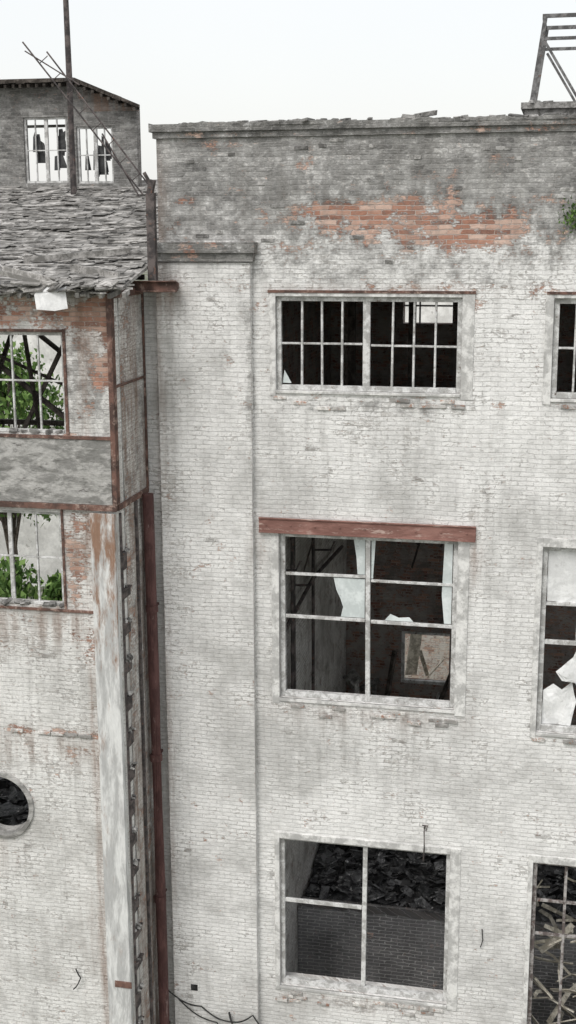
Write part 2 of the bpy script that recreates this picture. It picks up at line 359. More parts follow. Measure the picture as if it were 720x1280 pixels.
for k in range(16):
    x=random.uniform(-4.8,-1.2); y=random.uniform(3.2,7); L=random.uniform(.5,2.6)
    s.beam((x,y,-4.6),(x+random.gauss(0,.35),y+random.gauss(0,.2),-4.6-L),random.choice([.02,.03,.07]),.02,random.random()*3)
s.obj('interior_timbers',M['darkwood'],fac)
s=MB()
for k in range(60):
    s.box((random.uniform(-4.9,-3.9),random.uniform(6.2,8.7),random.uniform(-12.9,-10.6)),(random.uniform(.1,.5),random.uniform(.1,.4),.03),Euler((random.random()*3,random.random()*3,random.random()*3)),.2)
for k in range(30):
    s.box((random.uniform(-3.9,-2.2),random.uniform(8.4,8.9),random.uniform(-12.6,-11.3)),(random.uniform(.1,.4),.1,.04),Euler((random.random(),random.random()*3,random.random())),.2)
s.obj('hall_debris',M['greybit'],fac)
s=MB();
for i in range(1,3): s.b2(-3.7+i*.383-.02,-3.7+i*.383+.02,9.1,9.14,-2.25,-1.4)
s.b2(-3.7,-2.55,9.095,9.135,-1.86,-1.82)
s.b2(-3.62,-3.54,9.05,9.12,-11.1,-9.75); s.b2(-2.44,-2.36,9.05,9.12,-11.1,-9.75); s.b2(-3.54,-2.44,9.053,9.12,-9.83,-9.75); s.b2(-3.54,-2.44,9.02,9.12,-11.1,-11.02)
s.obj('rear_window_bars',M['frame'],fac)
s=MB(); s.box((-3.36,9.5,-10.45),(.30,.04,1.2),Euler((.05,.10,.5))); s.box((-3.12,9.6,-10.75),(.10,.03,.7),Euler((0,-.3,.2))); s.beam((-3.0,9.55,-11.1),(-2.6,9.6,-10.6),.06,.03)
s.obj('rear_broken_shutter',M['palewood'],fac)

def surround(i,w,wd=(.17,.19,.12,.16)):
    x0,x1,z0,z1=w; l,r,t,b=wd; s=MB(); y0,y1=-.018,.02
    s.b2(x0-l,x0,y0,y1,z0-b,z1+t); s.b2(x1,x1+r,y0,y1,z0-b,z1+t); s.b2(x0,x1,y0,y1,z1,z1+t); s.b2(x0,x1,y0-.02,y1,z0-b*.5,z0)
    s.obj('window_surround',M['plaster'],fac,bevel=.006)
surround(0,WIN[0],(.10,.20,.10,.10)); surround(1,WIN[1],(.13,.19,.0001,.10)); surround(2,WIN[2],(.09,.19,.12,.10))
surround(3,WIN[3],(.13,.2,.1,.1)); surround(4,WIN[4],(.10,.2,.16,.1)); surround(5,WIN[5],(.08,.2,.14,.1))
for w in WIN[6:]: surround(6,w)
def frame(w,y,vs,hs,mat,outer=.085,sill=.10,gapz=0):
    x0,x1,z0,z1=[w[0]+.004,w[1]-.004,w[2]+.004,w[3]-.004]; s=MB(); d=.09
    s.b2(x0,x0+outer,y,y+d,z0,z1); s.b2(x1-outer,x1,y,y+d,z0,z1)
    s.b2(x0+outer,x1-outer,y+.003,y+d,z1-outer,z1); s.b2(x0+outer,x1-outer,y-.02,y+d,z0,z0+sill)
    for (x,wd,za,zb) in vs: s.box((x,y+.045,(za+zb)/2),(wd,d-.02,zb-za),Euler((0,random.gauss(0,.004),0)))
    for (z,wd,xa,xb) in hs: s.box(((xa+xb)/2,y+.05,z),(xb-xa,d-.045,wd),Euler((0,random.gauss(0,.004),0)))
    return s.obj('window_frame',mat,fac,bevel=.005)
w=WIN[0]; a,b,z0,z1=w
vs=[(-3.20,.12,z0+.07,z1-.07)]
for q in (1,2,3):
    vs+=[(a+.09+q*(1.36/4),.034,z0+.07,z1-.07),(-3.12+q*(1.41/4),.034,z0+.07,z1-.07)]
frame(w,.06,vs,[(-1.93,.034,a+.07,-3.27),(-1.95,.034,-3.13,b-.07)],M['frame'],.075,.08)
w=WIN[1]; a,b,z0,z1=w
frame(w,.10,[(-3.14,.08,z0+.08,z1-.07)],[(-5.94,.05,a+.08,-3.19),(-6.0,.045,-3.09,b-.08),(-6.72,.06,a+.08,-3.19),(-6.74,.06,-3.09,b-.08)],M['frame'],.08,.09)
w=WIN[2]; a,b,z0,z1=w
frame(w,.09,[(-3.15,.08,z0+.09,z1-.07)],[(-12.22,.075,a+.07,-3.2)],M['frame'],.07,.10)
w=WIN[3]; a,b,z0,z1=w
frame(w,.06,[(.17+i*.38,.034 if i!=3 else .12,z0+.09,z1-.08) for i in range(7)],[(-1.95,.036,a+.08,b-.08)],M['frame'],.085,.09)
w=WIN[4]; a,b,z0,z1=w
frame(w,.09,[(1.3,.09,z0+.09,z1-.08),(.42,.05,-6.9,-6.2)],[(-6.22,.06,a+.08,b-.08),(-6.9,.08,a+.08,b-.08)],M['frame'],.08,.10)
w=WIN[5]; a,b,z0,z1=w
frame(w,.09,[(.42,.05,z0+.09,z1-.08),(1.3,.09,z0+.09,z1-.08),(2.1,.05,z0+.09,z1-.08)],[(-11.7,.05,a+.08,b-.08),(-12.35,.05,a+.08,b-.08)],M['framedark'],.07,.10)
for w in WIN[6:]:
    a,b,z0,z1=w; frame(w,.09,[((a+b)/2,.09,z0+.09,z1-.08)],[((z0+z1)/2,.06,a+.08,b-.08)],M['frame'])
# glass remnants
s=MB(); y=.15
def P(pts,yy=y): s.poly([(px,yy,pz) for px,pz in pts])
P([(-3.75,-5.98),(-3.2,-5.98),(-3.2,-6.68),(-3.62,-6.68),(-3.58,-6.5),(-3.63,-6.35),(-3.70,-6.2)])
P([(-3.40,-5.27),(-3.2,-5.27),(-3.2,-5.9),(-3.33,-5.9),(-3.35,-5.6)])
P([(-1.84,-5.27),(-1.70,-5.27),(-1.70,-6.70),(-1.82,-6.70),(-1.87,-6.2)])
P([(-2.85,-6.70),(-2.35,-6.70),(-2.42,-6.62),(-2.6,-6.64),(-2.75,-6.58)])
P([(-3.09,-5.27),(-3.02,-5.27),(-3.06,-5.96),(-3.09,-5.96)])
P([(-3.19,-13.8),(-3.12,-13.8),(-3.19,-12.4)],.17)
P([(-4.63,-2.6),(-4.48,-2.6),(-4.6,-2.38)],.12)
s.obj('glass_shards',M['glass'],fac)
def crumpled(outline,y,depth,seed,name):
    s_=MB(); pts=[]
    for k in range(len(outline)):
        a_=Vector(outline[k]); b_=Vector(outline[(k+1)%len(outline)]); m_=max(1,int((b_-a_).length/.12))
        for q in range(m_):
            p=a_.lerp(b_,q/m_); j=.02*mnoise.noise(Vector((p.x*9,p.y*9,seed))); pts.append((p.x+j,p.y+j))
    cx=sum(p[0] for p in pts)/len(pts); cz=sum(p[1] for p in pts)/len(pts); R_=5; n_=len(pts)
    for r_ in range(R_+1):
        for (px,pz) in pts:
            t=r_/R_; x_=cx+(px-cx)*t; z_=cz+(pz-cz)*t
            s_.v.append((x_,y+depth*mnoise.noise(Vector((x_*5,z_*2.2,seed))),z_))
    for r_ in range(R_):
        for k in range(n_): s_.f.append((r_*n_+k,r_*n_+(k+1)%n_,(r_+1)*n_+(k+1)%n_,(r_+1)*n_+k))
    return s_.obj(name,M['sheet'],fac)
crumpled([(-.11,-5.31),(1.25,-5.31),(1.25,-6.19),(-.11,-6.19)],.14,.02,1,'plastic_sheet')
crumpled([(-.11,-8.38),(.38,-8.38),(.45,-7.95),(.36,-7.6),(.20,-7.75),(.05,-7.66),(-.11,-7.78)],.15,.08,2,'torn_plastic')
crumpled([(.44,-6.95),(.70,-6.95),(.72,-7.7),(.62,-8.3),(.5,-8.35),(.47,-7.7),(.38,-7.45),(.2,-7.55),(.1,-7.4),(.36,-7.15)],.09,.10,3,'torn_plastic')
# lintels
s=MB(); s.b2(-5.03,-1.31,-.055,.05,-5.16,-4.93); s.b2(-5.03,-1.31,-.085,-.055,-5.18,-5.155); s.b2(-5.03,-1.31,-.08,-.055,-4.935,-4.91)
for i in range(9): s.tube([(-4.9+i*.43,-.055,-5.04),(-4.9+i*.43,-.07,-5.04)],.018,8)
s.obj('steel_lintel',M['lintel'],fac,bevel=.004)
s=MB(); s.b2(-4.85,-1.42,-.03,.03,-1.09,-1.045); s.b2(-.3,3,-.03,.03,-1.09,-1.045); s.obj('thin_lintel_strip',M['rust'],fac)

g=MB()
for (x0,x1,z0,z1) in WIN[:6]:
    x=x0+.05
    while x<x1-.1:
        for row in range(3):
            if random.random()<(.5,.42,.25)[row]:
                g.box((x+random.uniform(-.03,.03)+.12*(row%2),.005-random.random()*.025,z0-.13-.08*row),(.23,.05,.062),Euler((random.uniform(-.06,.06),random.uniform(-.04,.04),random.uniform(-.08,.08))),.06)
        x+=.26
g.obj('sill_bricks',M['brickbit'],fac,bevel=.006)
g=MB()
for i in range(90):
    x=random.uniform(-6.8,7.8); sz=random.choice([.06,.1,.2,.25])
    g.box((x,random.uniform(-.06,.3),1.63+random.uniform(0,.02)),(sz,.11,random.uniform(.02,.06)),Euler((random.uniform(-.2,.2),random.uniform(-.15,.15),random.uniform(0,3))),.2)
g.box((-2.3,.1,1.70),(.34,.25,.08),Euler((.05,-.16,.3)),.1); g.box((-2.55,.12,1.67),(.25,.2,.06),Euler((0,.08,.1)),.1)
for i in range(40):
    g.box((random.uniform(-6.4,7),.012,random.uniform(-.6,1.35)),(random.choice([.12,.23]),.05,.06),Euler((0,random.uniform(-.03,.03),random.uniform(-.05,.05))),.1)
g.obj('parapet_rubble',M['greybit'],fac,bevel=.006)

# ------------------------------------------------------------------ interior rubble
s=MB()
for i in range(3000):
    x=random.uniform(-4.9,4.5); y=random.uniform(3.45,8.9)
    z=-14.02+.16*(y-3.4)+.35*mnoise.noise(Vector((x*.7,y*.7,3)))+random.uniform(-.02,.10)
    L=random.uniform(.08,.34)
    s.box((x,y,z),(L,L*random.uniform(.5,1),random.uniform(.012,.03)),Euler((random.gauss(-.15,.35),random.gauss(0,.35),random.uniform(0,6.3))),.25)
nx,ny=60,30
base=len(s.v)
for i in range(nx):
    for j in range(ny):
        x=-4.98+i*(12.8/(nx-1)); y=3.41+j*(5.57/(ny-1))
        s.v.append((x,y,-14.12+.16*(y-3.4)+.35*mnoise.noise(Vector((x*.7,y*.7,3)))))
for i in range(nx-1):
    for j in range(ny-1):
        p=base+i*ny+j; s.f.append((p,p+ny,p+ny+1,p+1))
s.obj('slate_rubble_heap',M['slate'])
s=MB()
def stick(c,L,w,tilt):
    a=random.uniform(0,6.28); d=Vector((math.cos(a),math.sin(a)*.5,tilt)).normalized()*L/2; c=Vector(c)
    k=c+Vector((random.gauss(0,.05),random.gauss(0,.05),random.uniform(-.02,.10)*L))
    ro=random.random()*3
    s.beam(c-d,k,w,.025,ro); s.beam(k,c+d,w*.9,.022,ro)
for i in range(46): stick((random.uniform(-.05,2.4),random.uniform(.8,2.6),random.uniform(-14.4,-13.1)),random.uniform(.3,1.1),random.uniform(.03,.12),random.gauss(0,.3))
for i in range(12): stick((random.uniform(-.05,1.8),random.uniform(.9,2.4),random.uniform(-13.1,-12.2)),random.uniform(.3,.8),random.uniform(.03,.08),random.gauss(0,.5))
for i in range(30): stick((random.uniform(-.1,2.6),random.uniform(.8,2.7),random.uniform(-16.5,-14.4)),random.uniform(.8,1.6),.1,random.gauss(0,.7))
s.obj('broken_timber_pile',M['palewood'])

# ------------------------------------------------------------------ ANNEX
anx=empty('annex_building')
AY=-1.6
AW=[(-10.6,-7.86,-3.30,-1.66),(-10.6,-8.03,-6.24,-4.62)]
CIR=[(-9.40,-9.97,.585)]
def amask(a,z):
    m=np.zeros((len(a),4)); R=np.zeros_like(a)
    for (cx,cz,rx,rz,s_) in ((-8.2,-1.3,1.4,.28,.80),(-7.2,-1.35,.35,.32,.64),(-7.25,-2.25,.25,.42,.66),(-7.05,-1.9,.16,.9,.55),(-7.75,-5.4,.3,.9,.66),(-7.7,-6.9,.3,.32,.58),
        (-8.3,-8.52,1.4,.08,.8),(-7.95,-3.3,.3,.06,.5),(-10,-1.3,.8,.2,.6),(-7.6,-1.6,.35,.2,.5),(-7.9,-8.9,.3,.2,.42),(-7.55,-2.9,.2,.2,.45)):
        R+=s_*gau(a,z,cx,cz,rx,rz,3)
    G=.7*gau(a,z,-7.4,-2.4,.6,1.0,3)+.4*np.clip((z+1.7)/.4,0,1)
    G+=.28*gau(a,z,-8.6,-6.6,1.5,.3,2)+.24*gau(a,z,-9.4,-9.97,.95,.95,4)+.22*gau(a,z,-8.6,-8.55,1.8,.15,2)
    B=.36+.3*gau(a,z,-8.5,-7,1.5,.8)+.32*gau(a,z,-8.6,-9.3,2,.8)
    A=.7*gau(a,z,-7.55,-9,.10,8,4)+.6*gau(a,z,-8.6,-6.55,1.6,.4)+.55*gau(a,z,-7.5,-1.6,.6,.8)+.45*gau(a,z,-8.6,-8.8,1.4,.35)+.4*gau(a,z,-7.8,-5.5,.4,.9)+.4*gau(a,z,-9.4,-10.8,.3,.5)+.25*gau(a,z,-7.8,-12,.3,1.5)
    m[:,0]=np.clip(R,0,1);m[:,1]=np.clip(G,0,1);m[:,2]=np.clip(B,0,1);m[:,3]=np.clip(A,0,1)
    return m
wall('front_wall',-13.2,-7.03,GZ,-1.0,AY,AW,M['annex'],anx,res=.06,thick=.3,mask=amask,circles=CIR)
def smask(a,z):
    m=np.zeros((len(a),4)); m[:,1]=.52; m[:,0]=.46*gau(a,z,-1.2,-2,.5,1)+.5*gau(a,z,-1.3,-6,.5,2)+.4*gau(a,z,-.6,-10,.6,3)+.3*gau(a,z,-.8,-14,.6,2); m[:,2]=.8; m[:,3]=.7; return m
wall('side_wall',-1.26,-.01,GZ,-1.0,-7.03,[],M['annex'],anx,res=.06,thick=.25,axis='x',sgn=-1,mask=smask)
wall('left_wall',-1.25,3.4,GZ,-1.0,-13.2,[],M['annex'],anx,res=.3,thick=.3,axis='x',sgn=1)
wall('left_wall_stub',3.42,8.9,GZ,-14.2,-13.2,[],M['annex'],anx,res=.3,thick=.3,axis='x',sgn=1)
wall('rear_wall_remains',-12.8,-7.2,GZ,-14.2,7.,[],M['annex'],anx,res=.2,thick=.3,topfn=lambda a:.5*mnoise.noise(Vector((a,0,0))))
s=MB(); nx,nz=90,18
for i in range(nx):
    for j in range(nz):
        x=-13.2+i*(6.1/(nx-1)); z=-4.45+j*(1.07/(nz-1))
        s.v.append((x,AY-.05+.025*mnoise.noise(Vector((x*3,z*3,0)))+.012*mnoise.noise(Vector((x*11,z*11,0))),z))
for i in range(nx-1):
    for j in range(nz-1):
        p=i*nz+j; s.f.append((p,p+nz,p+nz+1,p+1))
s.b2(-13.2,-7.101,AY-.02,AY-.001,-4.449,-3.381)
s.obj('spandrel_beam',M['concrete'],anx)
s=MB(); s.b2(-13.2,-7.02,AY-.075,AY+.0,-3.375,-3.325); s.b2(-13.2,-7.02,AY-.08,AY-.0,-4.55,-4.455)
s.b2(-13.2,-7.49,AY-.035,AY,-6.33,-6.285); s.b2(-7.86,-7.81,AY-.03,AY,-3.305,-1.6); s.b2(-8.02,-7.98,AY-.03,AY,-6.275,-4.57)
s.b2(-13.2,-7.86,AY-.03,AY,-1.655,-1.61)
s.b2(-7.085,-7.005,AY-.08,AY-.0,-4.45,-1.0); s.b2(-7.028,-7.0,AY+.001,AY+.07,-4.55,-1.0)
s.b2(-7.028,-7.0,-.10,-.04,-4.55,-1.0); s.b2(-7.028,-6.995,AY+.072,-.102,-4.55,-4.45); s.b2(-7.028,-6.995,AY+.072,-.102,-1.12,-1.0)
s.b2(-7.028,-6.995,AY+.072,-.102,-2.54,-2.50)
s.obj('steel_angles',M['rust'],anx,bevel=.004)
s=MB()
x=-13
while x<-7.55:
    if random.random()<.8: s.box((x,AY-.012,-8.53),(.235,.06,.055),Euler((0,random.uniform(-.02,.02),random.uniform(-.03,.03))),.1)
    x+=.25
s.obj('brick_ledge',M['brickbit'],anx,bevel=.006)
s=MB(); s.b2(-7.47,-7.05,AY-.13,AY-.10,-18,-4.58); s.b2(-7.47,-7.44,AY-.10,AY-.002,-18,-4.6); s.b2(-7.08,-7.05,AY-.10,AY+.04,-18,-4.6)
s.obj('steel_column',M['column'],anx,bevel=.004)
s=MB(); s.b2(-7.33,-7.02,AY-.15,AY-.133,-13.2,-13.08); s.obj('column_patch_plate',M['rust'],anx)
s=MB(); db=MB()
z=-5.3
while z>-17:
    t=random.uniform(-.08,.08)
    s.b2(-7.05,-6.96,AY+.05,AY+.33+t,z,z+.025); s.b2(-7.028,-6.99,AY+.06,AY+.34+t,z-.2+t,z)
    for k in range(random.randint(1,8)):
        db.box((-6.98+random.uniform(-.04,.02),AY+random.uniform(.08,.30),z+.03+random.random()*.04),(random.uniform(.03,.08),.07,.03),Euler((random.random(),random.random(),random.random()*3)),.3)
    z-=.62+random.uniform(-.05,.05)
s.b2(-7.028,-7.0,AY+.045,AY+.10,-18,-4.6); s.b2(-7.028,-6.99,-.78,-.70,-18,-4.56)
s.obj('column_battens',M['darksteel'],anx); db.obj('batten_debris',M['greybit'],anx)
s=MB(); N=64; cx,cz=CIR[0][0],CIR[0][1]
for k in range(N):
    a=2*math.pi*k/N; j1=1+.012*math.sin(5*a+1)
    for (rr,yy) in ((.555,AY-.045),(.63*j1,AY-.035),(.64*j1,AY+.01),(.545,AY+.30)): s.v.append((cx+rr*math.cos(a),yy,cz+rr*math.sin(a)))
for k in range(N):
    p=k*4;q=((k+1)%N)*4
    for m_ in range(4): s.f.append((p+m_,p+(m_+1)%4,q+(m_+1)%4,q+m_))
s.obj('porthole_ring',M['concrete'],anx)
def aframe(w,vs,hs,mat):
    x0,x1,z0,z1=[w[0]+.004,w[1]-.004,w[2]+.004,w[3]-.004]; s=MB(); y=AY+.05; d=.06; o=.05
    s.b2(x0,x0+o,y,y+d,z0,z1); s.b2(x1-o,x1,y,y+d,z0,z1); s.b2(x0+o,x1-o,y+.003,y+d,z1-o,z1); s.b2(x0+o,x1-o,y-.02,y+d,z0,z0+o)
    for (x,wd) in vs: s.b2(x-wd/2,x+wd/2,y+.006,y+d-.01,z0+o,z1-o)
    for (z,wd) in hs: s.b2(x0+o,x1-o,y+.012,y+d-.015,z-wd/2,z+wd/2)
    s.obj('window_frame',mat,anx,bevel=.004)
aframe(AW[0],[(-8.32,.03),(-8.78,.03),(-9.2,.08),(-9.66,.03),(-10.1,.03)],[(-2.45,.03)],M['frame'])
aframe(AW[1],[(-8.5,.03),(-8.97,.07),(-9.45,.03),(-10.0,.03)],[(-5.42,.03)],M['frame'])
g=MB()
for w in AW:
    for i in range(26):
        g.box((random.uniform(w[0],w[1]),AY+random.uniform(-.02,.04),w[2]+.03),(random.uniform(.06,.2),.07,random.uniform(.03,.07)),Euler((random.random(),random.uniform(-.3,.3),random.random())),.2)
g.obj('sill_debris',M['greybit'],anx)
# roof
def rz(y): return -.93+.2*(y+1.8)
def rw(x,y): return .06*mnoise.noise(Vector((x*.5,y*.5,0)))
s=MB(); nx,ny=50,70; 
for i in range(nx):
    for j in range(ny):
        x=-13.4+i*(6.63/(nx-1)); y=-1.78+j*(9.7/(ny-1))
        s.v.append((x,y,rz(y)+rw(x,y)))
for i in range(nx-1):
    for j in range(ny-1):
        if i>6 and mnoise.noise(Vector((i*.23,j*.2,5)))>.58: continue
        p=i*ny+j; s.f.append((p,p+ny,p+ny+1,p+1))
o=s.obj('roof_deck',M['wood'],anx); sm=o.modifiers.new('th','SOLIDIFY'); sm.thickness=.05; sm.offset=-1
s=MB()
y=-1.85
while y<7.0:
    x=-13.3+random.random()*.1
    while x<-6.85:
        w_=random.uniform(.10,.42)
        if mnoise.noise(Vector((x*1.6,y*1.6,9)))<.30 and x+w_<-6.78 and random.random()<.92:
            s.box((x+w_/2,y+random.uniform(-.05,.05),rz(y)+rw(x,y)+.024+random.uniform(0,.014)),(w_*.97,random.uniform(.14,.24),.010),Euler((.21+random.gauss(.0,.03),random.gauss(0,.02),random.gauss(0,.04))),.15)
        x+=w_
    y+=.11
for i in range(700):
    x=random.uniform(-13,-6.95); y=random.uniform(-1.7,6.6); L=random.choice([.08,.12,.2,.3,.6,.9])
    s.box((x,y,rz(y)+.05+rw(x,y)+random.random()*.035),(L,random.uniform(.03,.08),.014),Euler((random.gauss(.2,.1),random.gauss(0,.06),random.gauss(0,.5))),.15)
s.obj('roof_boards',M['shingle'],anx)
s=MB()
for i in range(260):
    x=random.uniform(-13.1,-6.85)
    s.box((x,-1.85+random.uniform(-.16,.4),-.94+random.uniform(-.07,.08)),(random.uniform(.1,.5),random.uniform(.06,.22),random.uniform(.012,.035)),Euler((random.gauss(.1,.25),random.gauss(0,.13),random.gauss(0,.5))),.15)
for i in range(34):
    x=-13+i*.19
    s.box((x,-1.72,-1.03),(.06,.35,.08),Euler((random.gauss(.15,.05),0,random.gauss(0,.1))))
s.beam((-9.2,-1.9,-.60),(-7.6,-1.85,-.98),.04,.07); s.beam((-9.0,-1.2,-.68),(-7.9,-1.7,-.85),.04,.10)
s.beam((-8.9,-.6,-.55),(-7.3,.2,-.42),.05,.10); s.beam((-7.9,-1.0,-.66),(-6.95,-1.4,-.78),.05,.12)
s.obj('eave_debris',M['wood'],anx)
s=MB(); s.poly([(-8.15,-1.99,-1.01),(-7.62,-2.0,-1.0),(-7.58,-2.03,-1.25),(-7.8,-2.03,-1.29),(-8.1,-2.03,-1.27)],.01)
s.poly([(-8.15,-1.99,-1.005),(-7.62,-2.0,-.995),(-7.7,-1.7,-.86),(-8.05,-1.7,-.86)],.01,2); s.obj('bent_tin_sheet',M['sheet'],anx)
s=MB(); s.b2(-7.35,-6.28,-.46,-.40,-1.05,-.90); s.b2(-7.35,-6.28,-.52,-.46,-1.07,-1.045); s.b2(-7.35,-6.28,-.52,-.46,-.905,-.885); s.b2(-6.5,-6.35,-.40,-.12,-1.03,-.93)
s.obj('eave_channel',M['rust'],anx,bevel=.004)
s=MB(); s.b2(-6.76,-6.62,-.52,-.40,-.88,.52); s.box((-6.68,-.46,.62),(.1,.1,.22),Euler((.1,.25,0)))
s.box((-6.74,-.46,.75),(.06,.12,.22),Euler((.1,-.5,.3)))
s.obj('roof_edge_post',M['darksteel'],anx,bevel=.005)
s=MB()
for y in (.4,3.2):
    s.beam((-12.8,y,-3.9),(-7.1,y,-3.9),.10); s.beam((-12.8,y,-1.6+.2*y),(-7.1,y,-1.35+.2*y),.12)
    s.beam((-10.6,y+.02,-1.9),(-8.1,y+.02,-3.8),.08); s.beam((-9.6,y-.02,-3.8),(-8.3,y-.02,-1.4),.07); s.beam((-11.6,y,-3.8),(-10.6,y,-1.4),.08)
for i in range(16):
    s.box((-7.95-random.random()*.15,1.4+i*.02,-1.9-i*.13),(1.35,.04,.115),Euler((0,random.gauss(0,.04),random.gauss(0,.05))))
s.beam((-9.9,.2,-2.2),(-8.4,.5,-2.9),.05); s.beam((-9.3,.1,-1.5),(-9.1,.3,-3.9),.06)
for i in range(6): s.beam((-12.9,-1.+i*1.3,-1.12+.2*i*1.3),(-7.1,-1.+i*1.3,-1.12+.2*i*1.3),.09)
s.obj('roof_truss',M['darkwood'],anx)
s=MB()
for i in range(600):
    x=random.uniform(-12,-7.5); y=random.uniform(-1.1,2.5)
    s.box((x,y,-11.3+.28*(y+1)+random.random()*.1),(random.uniform(.1,.4),random.uniform(.1,.3),.03),Euler((random.gauss(0,.4),random.gauss(0,.4),random.uniform(0,6))),.2)
s.b2(-12.8,-7.3,-1.25,2.6,-11.8,-11.45)
s.obj('annex_floor_rubble',M['slate'],anx)

# ------------------------------------------------------------------ rooftop cabin
cab=empty('rooftop_cabin'); CY=7.0
CW=[(-12.07,-11.04,.95,2.38),(-10.82,-9.97,.93,2.16)]
def cmask(a,z):
    m=np.zeros((len(a),4)); m[:,1]=0; m[:,0]=.25*gau(a,z,-11,2.8,2,.2); m[:,2]=.5; return m
wall('cabin_front',-13.6,-9.40,.3,2.47,CY,CW,M['coping'],cab,res=.08,thick=.25,mask=cmask)
wall('cabin_front_gable',-13.6,-10.62,2.47,3.06,CY,[],M['coping'],cab,res=.08,thick=.25,mask=cmask)
wall('cabin_back',-13.6,-10.6,.3,2.45,10.,[(-13.5,-10.8,.5,2.4)],M['coping'],cab,res=.12,thick=.25,mask=cmask)
s=MB(); s.poly([(-10.62,CY,2.47),(-9.40,CY,2.47),(-9.40,CY,2.53),(-10.62,CY,3.03)],.25)
s.obj('cabin_gable_corner',M['coping'],cab)
s=MB(); s.poly([(-9.42,CY+.252,.3),(-9.42,CY+.252,2.5),(-9.62,CY+.252,2.5),(-9.62,CY+.252,.3)],shift=(-1.0,2.74,0)); s.obj('cabin_side',M['coping'],cab)
s=MB(); SH=(-1.35,3.7,0)
s.poly([(-13.9,CY-.35,3.10),(-10.68,CY-.35,3.09),(-10.68,CY-.35,3.16),(-13.9,CY-.35,3.17)],shift=SH)
s.poly([(-10.679,CY-.35,3.09),(-9.2,CY-.35,2.50),(-9.2,CY-.35,2.56),(-10.679,CY-.35,3.16)],shift=SH)
for i in range(24):
    x=-13.6+i*.185; z=3.08 if x<-10.68 else 3.08-(x+10.68)*.4
    s.box((x,CY-.2,z-.05),(.06,.35,.07),Euler((.1,0,random.gauss(0,.05))))
    s.box((x,CY-.36,z+.03),(.19,.03,random.uniform(.05,.10)),Euler((0,.0 if x<-10.68 else .38,0)))
s.obj('cabin_roof',M['darkwood'],cab)
s=MB(); g=MB()
for (x0,x1,z0,z1) in CW:
    y=CY+.05
    s.b2(x0,x0+.05,y,y+.06,z0,z1); s.b2(x1-.05,x1,y,y+.06,z0,z1); s.b2(x0+.05,x1-.05,y+.003,y+.06,z1-.05,z1); s.b2(x0+.05,x1-.05,y+.003,y+.06,z0,z0+.05)
    mid=(x0+x1)/2; s.b2(mid-.04,mid+.04,y+.006,y+.055,z0+.05,z1-.05)
    for q in (.25,.75): s.b2(x0+q*(x1-x0)-.012,x0+q*(x1-x0)+.012,y+.006,y+.05,z0+.05,z1-.05)
    s.b2(x0+.05,x1-.05,y+.012,y+.045,(z0+z1)/2-.012,(z0+z1)/2+.012)
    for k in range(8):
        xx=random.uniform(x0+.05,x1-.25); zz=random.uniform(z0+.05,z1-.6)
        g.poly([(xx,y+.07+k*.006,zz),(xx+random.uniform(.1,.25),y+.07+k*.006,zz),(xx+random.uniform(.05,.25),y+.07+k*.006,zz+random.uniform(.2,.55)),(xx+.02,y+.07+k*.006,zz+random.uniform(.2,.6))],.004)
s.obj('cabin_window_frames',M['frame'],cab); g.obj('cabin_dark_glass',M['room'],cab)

s=MB(); s.tube([(-10.5,5.9,.4),(-10.5,5.9,3.1),(-10.52,5.9,6.5)],[.075,.065,.05],12)
s.tube([(-10.5,5.9,3.0),(-10.5,5.9,3.06)],.10,12); s.b2(-10.7,-10.3,5.7,6.1,.45,.62)
s.obj('roof_mast',M['darksteel'])
s=MB(); a=Vector((-11.3,5.6,3.85)); b=Vector((-8.75,5.6,.72)); n_=Vector((.09,0,.07))
s.tube([a-n_,b-n_],.018,6); s.tube([a+n_+Vector((.35,0,-.35)),b+n_],.018,6)
for k in range(8):
    t=.14+k*.11; p=a.lerp(b,t); s.tube([p-n_*1.1,p+n_*1.1],.010,6)
s.tube([(-11.35,5.6,3.6),(-10.2,5.7,2.9)],.015,6); s.tube([(-9.7,5.6,1.9),(-8.95,5.7,.6)],.018,6)
s.obj('leaning_ladder',M['darksteel'])

# ------------------------------------------------------------------ rooftop frame, right
fr=empty('rooftop_steel_frame')
s=MB()
for yy in (6.0,7.6):
    s.beam((-.84,yy,2.3),(-.62,yy,3.97),.08); s.beam((2.0,yy,2.3),(1.8,yy,3.97),.08)
    s.beam((-.68,yy,3.97),(1.85,yy,3.97),.07); s.beam((-.70,yy,3.55),(1.87,yy,3.55),.06)
    s.beam((-.60,yy,3.47),(.1,yy,2.35),.05); s.beam((1.85,yy,3.47),(.7,yy,2.35),.05)
s.beam((-.65,6,3.94),(-.65,7.6,3.94),.06);s.beam((1.83,6,3.94),(1.83,7.6,3.94),.06)
s.obj('frame_members',M['greysteel'],fr)
s=MB(); s.b2(-.95,2.3,5.6,8.,1.31,2.20); s.b2(-1.02,2.4,5.5,8.1,2.202,2.32)
for i in range(24): s.box((random.uniform(-.95,2.2),random.uniform(5.5,5.9),2.33),(random.uniform(.06,.25),.1,.06),Euler((0,random.gauss(0,.15),random.random())),.2)
s.obj('frame_plinth',M['greybit'],fr)

